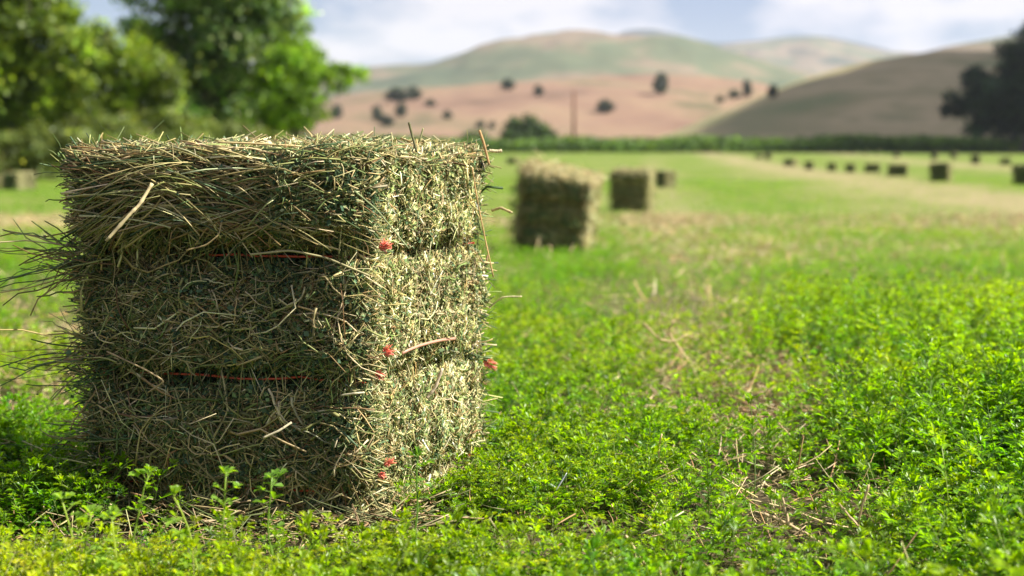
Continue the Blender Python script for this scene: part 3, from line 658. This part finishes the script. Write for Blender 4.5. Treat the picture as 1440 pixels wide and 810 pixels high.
# ------------------------------------------------------------------ dry branching stalks that stand out
def dry_stalk(chains, dep, r, label):
    root = None; m = MB(); x0 = P(chains[0][0][0], chains[0][0][1], dep)
    for ch in chains:
        q = np.array([P(x, y, dep + i * .01) for i, (x, y) in enumerate(ch)]); t = np.linspace(0, len(q) - 1, len(q) * 4)
        pts = np.stack([np.interp(t, np.arange(len(q)), q[:, i]) for i in range(3)], 1); pts[1:-1] = .5 * pts[1:-1] + .25 * (pts[:-2] + pts[2:])
        tubes(m, (pts + R.normal(0, r * .25, pts.shape) * [1, 1, 1])[None], np.linspace(r, r * .6, len(pts))[None], np.array([.58, .42, .24])[None, None] * (1 + .15 * R.normal(size=(1, len(pts), 1))), 5)
    o = m.build('dry_stalk', M_STALK, smooth=True); tag(o, label, 'dry stalk', 'dry stalks lying in the alfalfa')
dry_stalk([[(948, 450), (940, 468), (956, 490), (984, 528), (1002, 540)], [(928, 478), (948, 480), (966, 470)], [(905, 455), (928, 478)]], 3.75, .0030, 'blurred branching tan stalk farthest back in the stubble strip')
dry_stalk([[(930, 610), (925, 640), (935, 665), (955, 680), (985, 682)]], 2.35, .0016, 'hooked tan stalk curling down beside the feather')
dry_stalk([[(1075, 722), (1110, 738), (1150, 760), (1190, 785)], [(1110, 738), (1100, 700)], [(1150, 760), (1122, 775)]], 1.95, .0024, 'thick forked stalk lying lowest in the stubble strip')
dry_stalk([[(1222, 682), (1212, 712), (1206, 740), (1218, 765)], [(1206, 740), (1180, 708)]], 1.92, .0018, 'yellow upright forked stalk at lower right')
dry_stalk([[(1095, 595), (1110, 612), (1135, 640)]], 2.65, .0017, 'short straight stalk leaning in the tall alfalfa')
dry_stalk([[(880, 755), (905, 790), (925, 812)]], 1.9, .0024, 'pale green-tan stub at the bottom centre')

# ------------------------------------------------------------------ trees
def blob_tree(name, label, cat, dep, lobes, n, leaf, pal, w, trunk=None, group=None, bark=(.16, .13, .10), base_py=None, fill=.25, part='crown', ground_z=None, asp=.6, clump=70):
    """lobes in photo pixels (px, py, radius px x, radius px y) at depth dep; real size and thickness follow from the distance"""
    k = dep / F; bx = np.mean([l[0] for l in lobes]); bx = trunk[0] if trunk else bx; X0 = (bx - 720) * k
    g = ground_z if ground_z is not None else float(gz(X0, dep)) - .05
    root = empty(name, (X0, dep, g)); tag(root, label, cat, group)
    L = []
    for i, (px, py, rx, ry) in enumerate(lobes):
        c = P(px, py, dep); rz = (rx + ry) / 2 * k; L.append((c[0] - X0, R.uniform(-.5, .5) * rz, c[2] - g, rx * k, rz, ry * k))
    vol = np.array([a[3] * a[5] for a in L]); mb = MB(); cs = []
    for (cx, cy, cz, rx, ry, rz), v in zip(L, vol / vol.sum()):
        m = max(8, int(n * v)); clumps = max(5, m // clump)
        d = R.normal(0, 1, (clumps, 3)); d /= np.linalg.norm(d, axis=1, keepdims=True)
        rad = np.where(R.random(clumps) < fill, R.uniform(.2, .7, clumps), R.uniform(.72, 1.08, clumps))
        c = d * rad[:, None] * [rx, ry, rz] + [cx, cy, cz]; ctone = np.exp(R.normal(0, .38, clumps))
        i = R.integers(0, clumps, m); sg = .13 * min(rx, rz) + leaf * .5
        p = c[i] + R.normal(0, 1, (m, 3)) * sg * [1, 1, .75]; p[:, 2] = np.maximum(p[:, 2], .05)
        col = pick(pal, w, m, .15) * ctone[i][:, None]; nr = d[i] * .6 + [0, 0, .4] + R.normal(0, .7, (m, 3))
        cards(mb, p, nr, leaf * R.uniform(.6, 1.3, m), np.clip(col, .004, .8), asp); cs.append((cx, cy, cz))
    mb.build(part, M_TREE, root)
    tb = MB(); top = max(c[2] for c in cs); r0 = (trunk[1] if trunk else .02 * top + .05)
    hz = np.linspace(0, 1, 7); lean = R.normal(0, .03, 2) * top
    tp = np.stack([lean[0] * hz ** 2, lean[1] * hz ** 2, hz * top * .75], 1); tubes(tb, tp[None], (r0 * (1 - .75 * hz))[None] * np.array([1.35, 1, 1, 1, 1, 1, 1]), np.array(bark), 9)
    for c in cs:
        h0 = R.uniform(.15, .55); s = np.array([np.interp(h0, hz, tp[:, i]) for i in range(3)]); e = np.array(c); mid = (s + e) / 2 + [0, 0, .08 * top]
        t = np.linspace(0, 1, 6)[:, None]; q = s * (1 - t) ** 2 + 2 * mid * t * (1 - t) + e * t * t
        tubes(tb, q[None], (r0 * np.linspace(.45, .12, 6))[None], np.array(bark), 6)
    tb.build('trunk', M_BARK, root, True)
    return root
YG = [(.10, .16, .012), (.15, .22, .014), (.06, .10, .010), (.22, .28, .03)]
DK = [(.08, .16, .03), (.13, .21, .05), (.27, .34, .14), (.05, .10, .028)]
LM = [(.12, .22, .010), (.18, .29, .014), (.07, .14, .010)]
OL = [(.11, .15, .035), (.16, .19, .05), (.07, .10, .025)]
blob_tree('leafy_tree', 'tall yellow-green tree with a bare pale limb at the far left', 'tree', 52,
    [(-40, 20, 80, 80), (20, -30, 60, 60), (50, 60, 55, 60), (-20, 110, 75, 60), (60, 130, 55, 45), (75, 15, 30, 40), (20, 60, 60, 60), (0, 180, 70, 40), (40, 190, 60, 40)], 34000, .20, YG, [3, 2, 3, 1], (10, .28), 'trees at the left of the field')
blob_tree('leafy_tree', 'rounder bright yellow-green tree between the far left one and the dark one', 'tree', 50,
    [(130, 70, 45, 38), (180, 95, 48, 40), (215, 125, 38, 42), (120, 130, 55, 40), (170, 160, 60, 30), (85, 165, 45, 25)], 19000, .16, YG, [3, 3, 1.5, 2], (150, .24), 'trees at the left of the field')
blob_tree('leafy_tree', 'tallest dark grey-green tree behind the big bale, its top cut by the frame', 'tree', 60,
    [(240, -10, 60, 45), (330, -40, 85, 60), (385, 20, 38, 50), (225, 62, 45, 36), (290, 60, 50, 50), (350, 80, 55, 50), (280, 130, 60, 45), (350, 150, 55, 40), (240, 110, 40, 40), (395, 75, 28, 40), (255, 170, 60, 25), (315, 15, 50, 45), (200, 40, 30, 24), (410, 120, 35, 45)], 36000, .22, DK, [3, 3, 2.2, 2], (310, .5), 'trees at the left of the field')
blob_tree('leafy_tree', 'lime green tree with a drooping arm on the right of the dark one', 'tree', 57,
    [(415, 90, 40, 34), (455, 105, 36, 24), (400, 130, 40, 38), (492, 104, 26, 12), (430, 145, 30, 30), (395, 170, 40, 22), (437, 68, 18, 20)], 13000, .15, LM, [3, 3, 2], (410, .22), 'trees at the left of the field')
# bare pale limb
m = MB(); q = np.array([P(36, -60, 51), P(38, -10, 51), P(41, 40, 51), P(46, 75, 51.2), P(48, 100, 51.6), P(50, 190, 52), P(52, 250, 52)]); q[-1, 2] = gz(q[-1, 0], 52) - .1
tubes(m, q[None], np.linspace(.06, .11, 7)[None], np.array([.22, .20, .16]), 8)
tubes(m, np.array([[q[2], q[2] + [.5, .2, .5], q[2] + [.7, .3, 1.2]]]), np.array([[.06, .04, .02]]), np.array([.30, .28, .24]), 6)
o = m.build('bare_tree_trunk', M_BARK, smooth=True); tag(o, 'slim bare grey trunk rising before the far left tree', 'tree trunk')
for i, a in enumerate([
 ([(-30, 215, 60, 38), (20, 205, 40, 32)], 'olive scrub bush at the far left edge behind the bales', 45),
 ([(75, 210, 45, 36), (110, 200, 40, 30)], 'broad olive shrub second from the left edge', 46),
 ([(160, 195, 45, 34), (195, 215, 40, 30)], 'brownish shrub third from the left edge, above the bale corner', 47),
 ([(235, 182, 40, 30), (270, 200, 45, 30)], 'brown-green shrub under the tall dark tree', 49),
 ([(320, 200, 45, 24), (370, 205, 40, 20)], 'low shrub mostly hidden behind the bale top', 50)]):
    blob_tree('scrub_bush', a[1], 'bush', a[2], a[0], 5500, .12, OL, [3, 2, 2], None, 'scrub along the left field edge', fill=.35, part='foliage')
blob_tree('dark_tree', 'big dark blue-green tree cut by the right edge below the hill', 'tree', 235,
    [(1440, 85, 32, 36), (1470, 60, 40, 36), (1400, 130, 42, 34), (1440, 150, 55, 42), (1352, 148, 22, 20), (1500, 110, 60, 60), (1390, 165, 32, 28), (1460, 175, 60, 24), (1372, 118, 24, 18)], 22000, .75,
    [(.014, .034, .018), (.022, .048, .024), (.008, .018, .012)], [2, 2, 2], (1440, .9), None)
blob_tree('round_bush', 'rounded dark green bush on the far field edge left of the pole', 'bush', 262,
    [(722, 184, 18, 16), (745, 178, 20, 15), (762, 187, 16, 13), (738, 192, 30, 10)], 6000, .5, [(.035, .065, .02), (.05, .085, .03)], [1, 1], None, part='foliage', fill=.5)
blob_tree('round_bush', 'low dark bush showing just above the right end of the big bale', 'bush', 262,
    [(655, 197, 14, 9), (672, 195, 14, 8)], 2000, .5, [(.035, .065, .02), (.05, .085, .03)], [1, 1], None, part='foliage', fill=.5)
# pole
m = MB(); pb_ = P(807, 205, 255); pt_ = P(807, 128, 255); g = float(gz(pb_[0], 255)) - .2
tubes(m, np.array([[[pb_[0], 255, g], [pb_[0], 255, (g + pt_[2]) / 2], [pb_[0], 255, pt_[2]]]]), np.array([[.34, .29, .24]]), np.array([.15, .075, .05]), 12)
o = m.build('wooden_pole', M_BARK, smooth=True); tag(o, 'slim reddish brown wooden pole before the pink hill', 'pole')

# tall crop strip across the far edge of the field
def crop():
    mb = MB(); n = 42000; x = R.uniform(-60, 150, n); y = R.uniform(246, 262, n); z = gz(x, y); h = 2.3 + 2.2 * (fbm(x * .10, y * .1, 61) - .45)
    p = np.stack([x, y, z + R.uniform(.1, 1, n) * h], 1); nr = R.normal(0, .8, (n, 3)) + [0, -.3, .5]
    col = pick([(.08, .15, .025), (.12, .21, .035), (.06, .11, .022), (.15, .24, .05)], [3, 3, 2, 1], n) * (.7 + .6 * fbm(x * .15, y * .1, 71))[:, None]
    cards(mb, p, nr, R.uniform(.5, 1.1, n), col, .5)
    o = mb.build('tall_crop_foliage', M_TREE); tag(o, 'dark green strip of taller crop along the far field edge', 'crop', kind='stuff')
crop()

# ------------------------------------------------------------------ hills
def hill_mat(name, stops, scale, patch=None, bstr=.5):
    m = bpy.data.materials.new(name); m.use_nodes = True; nt = m.node_tree; N = nt.nodes; L = nt.links
    pb = N['Principled BSDF']; pb.inputs['Roughness'].default_value = .95; pb.inputs['Specular IOR Level'].default_value = .1
    geo = N.new('ShaderNodeNewGeometry'); mp = N.new('ShaderNodeMapping'); mp.inputs['Scale'].default_value = (scale, scale * .6, scale * 3); L.new(geo.outputs['Position'], mp.inputs[0])
    nz = N.new('ShaderNodeTexNoise'); nz.inputs['Scale'].default_value = 1; nz.inputs['Detail'].default_value = 7; nz.inputs['Roughness'].default_value = .6; L.new(mp.outputs[0], nz.inputs['Vector'])
    rp = N.new('ShaderNodeValToRGB'); e = rp.color_ramp.elements
    e[0].position, e[0].color = stops[0][0], (*stops[0][1], 1); e[1].position, e[1].color = stops[-1][0], (*stops[-1][1], 1)
    for p_, c_ in stops[1:-1]: e.new(p_).color = (*c_, 1)
    L.new(nz.outputs['Fac'], rp.inputs[0]); L.new(rp.outputs[0], pb.inputs['Base Color'])
    return m
hills = {}
def hill(key, prof, y0, yr, yb, mat, pw=1.25, rough=.05, seed=1, zb=-2.6):
    prof = np.array(prof, float); u_ = (prof[:, 0] - 720) / F; e_ = np.array([P(a, b_, yr)[2] for a, b_ in prof])
    # smooth ridge
    uu = np.linspace(u_[0], u_[-1], 160); zz = np.interp(uu, u_, e_)
    for _ in range(14): zz[1:-1] = .5 * zz[1:-1] + .25 * (zz[:-2] + zz[2:])
    def fn(x, y):
        u = x / y; zr = np.interp(u, uu, zz, left=zb, right=zb); t = (y - y0) / (yr - y0)
        f = np.where(t < 1, np.sin(np.clip(t, 0, 1) * math.pi / 2) ** pw, np.cos(np.clip((y - yr) / (yb - yr), 0, 1) * math.pi / 2) ** 1.0)
        Hh = (zr - zb); s = 1 / (yr * .09)
        n = fbm(x * s + seed, y * s * .6, seed, 5) - .5
        return zb + Hh * f + Hh * rough * 4 * n * np.clip(t * (1.15 - t) * 2, 0, 1) * (f > 0)
    n1, n2 = 150, 90
    U = np.linspace(u_[0], u_[-1], n1); Y = np.linspace(y0, yb, n2); UU, YY = np.meshgrid(U, Y, indexing='ij'); XX = UU * YY; ZZ = fn(XX, YY)
    i, j = np.meshgrid(np.arange(n1 - 1), np.arange(n2 - 1), indexing='ij'); a = (i * n2 + j).ravel()
    T = np.concatenate([np.stack([a, a + n2, a + n2 + 1], 1), np.stack([a, a + n2 + 1, a + 1], 1)])
    mb = MB(); mb.add(np.stack([XX, YY, ZZ], 2), T, (1, 1, 1)); o = mb.build('hill', mat, smooth=True); tag(o, kind='structure'); hills[key] = (fn, y0, yr)
m_pink = hill_mat('dry pink grass', [(.30, (.13, .085, .06)), (.44, (.20, .125, .088)), (.57, (.225, .155, .10)), (.68, (.11, .10, .055))], .018)
m_gr = hill_mat('pale green grass', [(.3, (.06, .085, .05)), (.44, (.10, .115, .065)), (.54, (.19, .145, .10)), (.68, (.05, .07, .05))], .005)
m_ol = hill_mat('olive grass', [(.3, (.16, .19, .08)), (.46, (.27, .24, .12)), (.58, (.40, .32, .18)), (.7, (.16, .18, .08))], .022)
m_bl = hill_mat('far wooded slope', [(.3, (.012, .025, .028)), (.6, (.03, .05, .045))], .003)
hill('E', [(60, 198), (300, 168), (420, 150), (500, 132), (580, 125), (700, 116), (800, 111), (900, 109), (1000, 110), (1060, 116), (1110, 128), (1200, 150), (1320, 185), (1400, 198)], 520, 1000, 1400, m_pink, 1.1, .13, 3)
hill('F', [(900, 199), (950, 184), (1020, 154), (1100, 121), (1160, 103), (1220, 90), (1270, 84), (1340, 80), (1420, 80), (1520, 86), (1750, 198)], 310, 640, 1000, m_ol, 1.1, .07, 5)
hill('B', [(300, 190), (420, 130), (520, 103), (620, 97), (680, 80), (730, 60), (785, 51), (850, 56), (920, 58), (980, 66), (1040, 80), (1100, 98), (1180, 118), (1300, 160), (1400, 195)], 1300, 2600, 3400, m_gr, 1.2, .19, 8)
hill('C', [(880, 150), (960, 85), (1020, 68), (1090, 62), (1140, 58), (1190, 68), (1240, 77), (1300, 82), (1360, 95), (1500, 170)], 3500, 4300, 5000, m_gr, 1.2, .17, 12)
hill('A', [(800, 120), (845, 58), (875, 42), (910, 38), (950, 48), (1000, 62), (1060, 58), (1110, 50), (1160, 51), (1220, 64), (1280, 80), (1400, 140)], 5200, 6000, 6800, m_bl, 1.2, .03, 14)
hill('D', [(1180, 150), (1260, 86), (1310, 74), (1360, 64), (1400, 56), (1480, 48), (1600, 60), (1800, 190)], 1200, 1700, 2300, m_gr, 1.2, .06, 17)
def on_hill(key, px, py):
    fn, y0, yr = hills[key]; lo = y0
    ys = np.linspace(y0, yr * 1.02, 600); pz = np.array([P(px, py, y)[2] for y in ys]); xs = (px - 720) / F * ys; z = fn(xs, ys)
    k = np.where(z >= pz)[0]; i = k[0] if len(k) else 500
    return xs[i], ys[i], z[i]
bush_lab = [
 ('E', 927, 122, 13, 15, 'largest dark oak on the pink hill, near its crest'), ('E', 850, 152, 14, 9, 'rounded dark oak halfway down the pink hill, right of the pole'),
 ('E', 1048, 128, 9, 12, 'narrow dark oak near where the two hills meet'), ('F', 1083, 131, 9, 9, 'small oak on the crest line of the olive hill'),
 ('E', 1030, 134, 8, 6, 'low bush left of the narrow oak'), ('E', 757, 130, 8, 8, 'brownish bush high on the pink hill left of the pole'),
 ('E', 714, 121, 10, 8, 'small grey-green oak on the pink hill crest above the round bush'), ('E', 630, 163, 7, 6, 'small lone bush in the middle of the pink slope'),
 ('E', 606, 146, 8, 5, 'tiny flat bush right of the oak cluster'), ('E', 676, 176, 8, 5, 'left one of two low bushes above the bale end'),
 ('E', 692, 177, 7, 5, 'right one of two low bushes above the bale end'),
 ('E', 560, 136, 18, 10, 'widest oak at the top of the cluster on the pink slope'), ('E', 582, 134, 13, 9, 'oak on the right shoulder of the cluster'),
 ('E', 565, 158, 10, 10, 'oak in the middle of the cluster'), ('E', 532, 163, 11, 10, 'lower left oak of the cluster'), ('E', 545, 172, 10, 8, 'lowest oak of the cluster'),
 ('E', 475, 160, 10, 10, 'dim oak just under the drooping arm of the lime tree'), ('E', 1010, 141, 7, 5, 'faint low bush farther down-left of the narrow oak')]
protos = []
for (k, px, py, rx, ry, lab) in bush_lab:
    x, y, z = on_hill(k, px, py + ry * .7); s = y / F
    if len(protos) < 3:
        kk = y / F
        root = empty('oak_tree'); mb = MB(); n = 2600
        lob = [(-.45, 0, .7, .55), (.45, .1, .75, .55), (0, -.1, 1.15, .6), (.1, 0, .6, .6)]
        for (cx, cy, cz, rr) in lob:
            d = R.normal(0, 1, (n // 4, 3)); d /= np.linalg.norm(d, axis=1, keepdims=True); rd = rr * R.uniform(.4, 1.08, n // 4)[:, None]
            pp = d * rd * [1, 1, .8] + [cx, cy, cz]; cards(mb, pp, d + R.normal(0, .5, d.shape), R.uniform(.09, .2, n // 4), pick([(.03, .045, .025), (.045, .06, .03), (.02, .03, .02)], [1, 1, 1], n // 4), .6)
        mb.build('crown', M_TREE, root); tb = MB(); tubes(tb, np.array([[[0, 0, -.3], [.02, 0, .3], [.05, 0, .9]]]), np.array([[.13, .09, .04]]), np.array([.12, .10, .08]), 8); tb.build('trunk', M_BARK, root, True)
        protos.append(root); o = root
    else: o = copy_tree(protos[R.integers(0, 3)])
    o.location = (x, y, z - .15 * s * ry); o.rotation_euler = (0, 0, R.uniform(0, 6.28)); o.scale = (rx * s * 1.15, rx * s * 1.15, ry * 1.35 * s)
    tag(o, lab, 'tree', 'oaks dotted over the hills')

# ------------------------------------------------------------------ unseen clouds added and shaped to shade the olive hill and dark tree
m_cl = bpy.data.materials.new('shade_cloud'); m_cl.use_nodes = True; m_cl.node_tree.nodes['Principled BSDF'].inputs['Base Color'].default_value = (.85, .85, .87, 1); m_cl.node_tree.nodes['Principled BSDF'].inputs['Roughness'].default_value = 1
def shade_cloud(S):
    mb = MB(); n1, n2 = 28, 18; th = np.linspace(0, 2 * math.pi, n1, endpoint=False); ph = np.linspace(.02, math.pi - .02, n2)
    PH, TH = np.meshgrid(ph, th, indexing='ij'); dx, dy, dz = np.sin(PH) * np.cos(TH), np.sin(PH) * np.sin(TH), np.cos(PH)
    i, j = np.meshgrid(np.arange(n2 - 1), np.arange(n1), indexing='ij'); a = (i * n1 + j).ravel(); b = (i * n1 + (j + 1) % n1).ravel()
    T = np.concatenate([np.stack([a, a + n1, b + n1], 1), np.stack([a, b + n1, b], 1)])
    spots = [(100, 244, 30)]
    for y in np.arange(300, 880, 45):
        x0 = (.125 + .07 * min(1, (y - 300) / 320)) * y + (0 if y < 600 else (y - 600) * .5) + 64
        for x in np.arange(x0, .62 * y + 60, 44): spots.append((x + R.normal(0, 5), y + R.normal(0, 5), R.uniform(38, 50)))
    for x, y, r in spots:
        t = (800 - 12) / S.z; c = np.array([x + S.x * t, y + S.y * t, 800])
        k = r * (.85 + .4 * fbm(TH * 2 + x, PH * 3 + y, 7)); mb.add(np.stack([dx * k, dy * k, dz * k * .75], 2).reshape(-1, 3) + c, T, (1, 1, 1))
    o = mb.build('shade_cloud', m_cl, smooth=True); tag(o, 'low white clouds out of frame, added to shade the olive hill', 'shade_cloud', kind='stuff')

# ------------------------------------------------------------------ haze
def haze():
    x0, x1, y0, y1, z0, z1 = -6500, 6500, -60, 7300, -8, 520
    V = [(x, y, z) for x in (x0, x1) for y in (y0, y1) for z in (z0, z1)]
    Fc = [(0, 1, 3, 2), (4, 6, 7, 5), (0, 4, 5, 1), (2, 3, 7, 6), (0, 2, 6, 4), (1, 5, 7, 3)]
    me = bpy.data.meshes.new('haze'); me.from_pydata(V, [], Fc); me.update()
    m = bpy.data.materials.new('air haze'); m.use_nodes = True; nt = m.node_tree; nt.nodes.remove(nt.nodes['Principled BSDF'])
    v = nt.nodes.new('ShaderNodeVolumePrincipled'); v.inputs['Color'].default_value = (.78, .84, 1, 1); v.inputs['Density'].default_value = HAZE_D; v.inputs['Anisotropy'].default_value = .2
    nt.links.new(v.outputs[0], nt.nodes['Material Output'].inputs['Volume']); me.materials.append(m)
    o = bpy.data.objects.new('haze', me); C.objects.link(o); tag(o, kind='stuff')
HAZE_D = 8e-5
haze()

# ------------------------------------------------------------------ light, sky, camera
sdir = Vector((.985, -.15, 0)).normalized(); EL = math.radians(43)
S = Vector((sdir.x * math.cos(EL), sdir.y * math.cos(EL), math.sin(EL)))
shade_cloud(S)
lt = bpy.data.lights.new('sun', 'SUN'); lt.energy = 5.0; lt.angle = math.radians(.5); lt.color = (1, .95, .85)
so = bpy.data.objects.new('sun', lt); C.objects.link(so); so.rotation_euler = S.to_track_quat('Z', 'Y').to_euler()
w = bpy.data.worlds.new('World'); bpy.context.scene.world = w; w.use_nodes = True; nt = w.node_tree; N = nt.nodes; L = nt.links
bg = N['Background']; sky = N.new('ShaderNodeTexSky'); sky.sky_type = 'NISHITA'; sky.sun_disc = False; sky.sun_elevation = EL; sky.sun_rotation = math.atan2(S.x, S.y)
sky.air_density = 1.0; sky.dust_density = .6
tc = N.new('ShaderNodeTexCoord'); mp = N.new('ShaderNodeMapping'); mp.inputs['Scale'].default_value = (1, 1, 2.6); mp.inputs['Location'].default_value = (.35, .1, .02); L.new(tc.outputs['Generated'], mp.inputs[0])
nz = N.new('ShaderNodeTexNoise'); nz.inputs['Scale'].default_value = 7.5; nz.inputs['Detail'].default_value = 6; nz.inputs['Roughness'].default_value = .52; L.new(mp.outputs[0], nz.inputs['Vector'])
rp = N.new('ShaderNodeValToRGB'); e = rp.color_ramp.elements; e[0].position = .44; e[0].color = (.05, .05, .05, 1); e[1].position = .58; e[1].color = (1, 1, 1, 1); L.new(nz.outputs['Fac'], rp.inputs[0])
mx = N.new('ShaderNodeMix'); mx.data_type = 'RGBA'; L.new(rp.outputs[0], mx.inputs[0]); mt = N.new('ShaderNodeMix'); mt.data_type = 'RGBA'; mt.blend_type = 'MULTIPLY'; mt.inputs[0].default_value = 1; L.new(sky.outputs[0], mt.inputs[6]); mt.inputs[7].default_value = (.36, .46, .72, 1); L.new(mt.outputs[2], mx.inputs[6]); mx.inputs[7].default_value = (6.3, 6.0, 6.3, 1)
L.new(mx.outputs[2], bg.inputs[0]); bg.inputs[1].default_value = .055
cam = bpy.data.cameras.new('camera'); co = bpy.data.objects.new('camera', cam); C.objects.link(co)
co.location = (0, 0, CAMZ); co.rotation_euler = (math.pi / 2 - PITCH, 0, 0)
cam.sensor_width = 36; cam.lens = F / 1440 * 36; cam.clip_end = 20000; cam.clip_start = .05
cam.dof.use_dof = True; cam.dof.focus_distance = 2.24; cam.dof.aperture_fstop = 3.5
sc = bpy.context.scene; sc.camera = co
sc.render.engine = 'CYCLES'; sc.view_settings.view_transform = 'Standard'; sc.view_settings.look = 'None'; sc.view_settings.gamma = 1; sc.view_settings.exposure = 1.36
cy = sc.cycles; cy.use_denoising = True
try: cy.denoiser = 'OPENIMAGEDENOISE'
except Exception: pass
cy.max_bounces = 6; cy.diffuse_bounces = 3; cy.glossy_bounces = 2; cy.transmission_bounces = 3; cy.volume_bounces = 1; cy.transparent_max_bounces = 4
cy.caustics_reflective = False; cy.caustics_refractive = False; cy.sample_clamp_indirect = 6
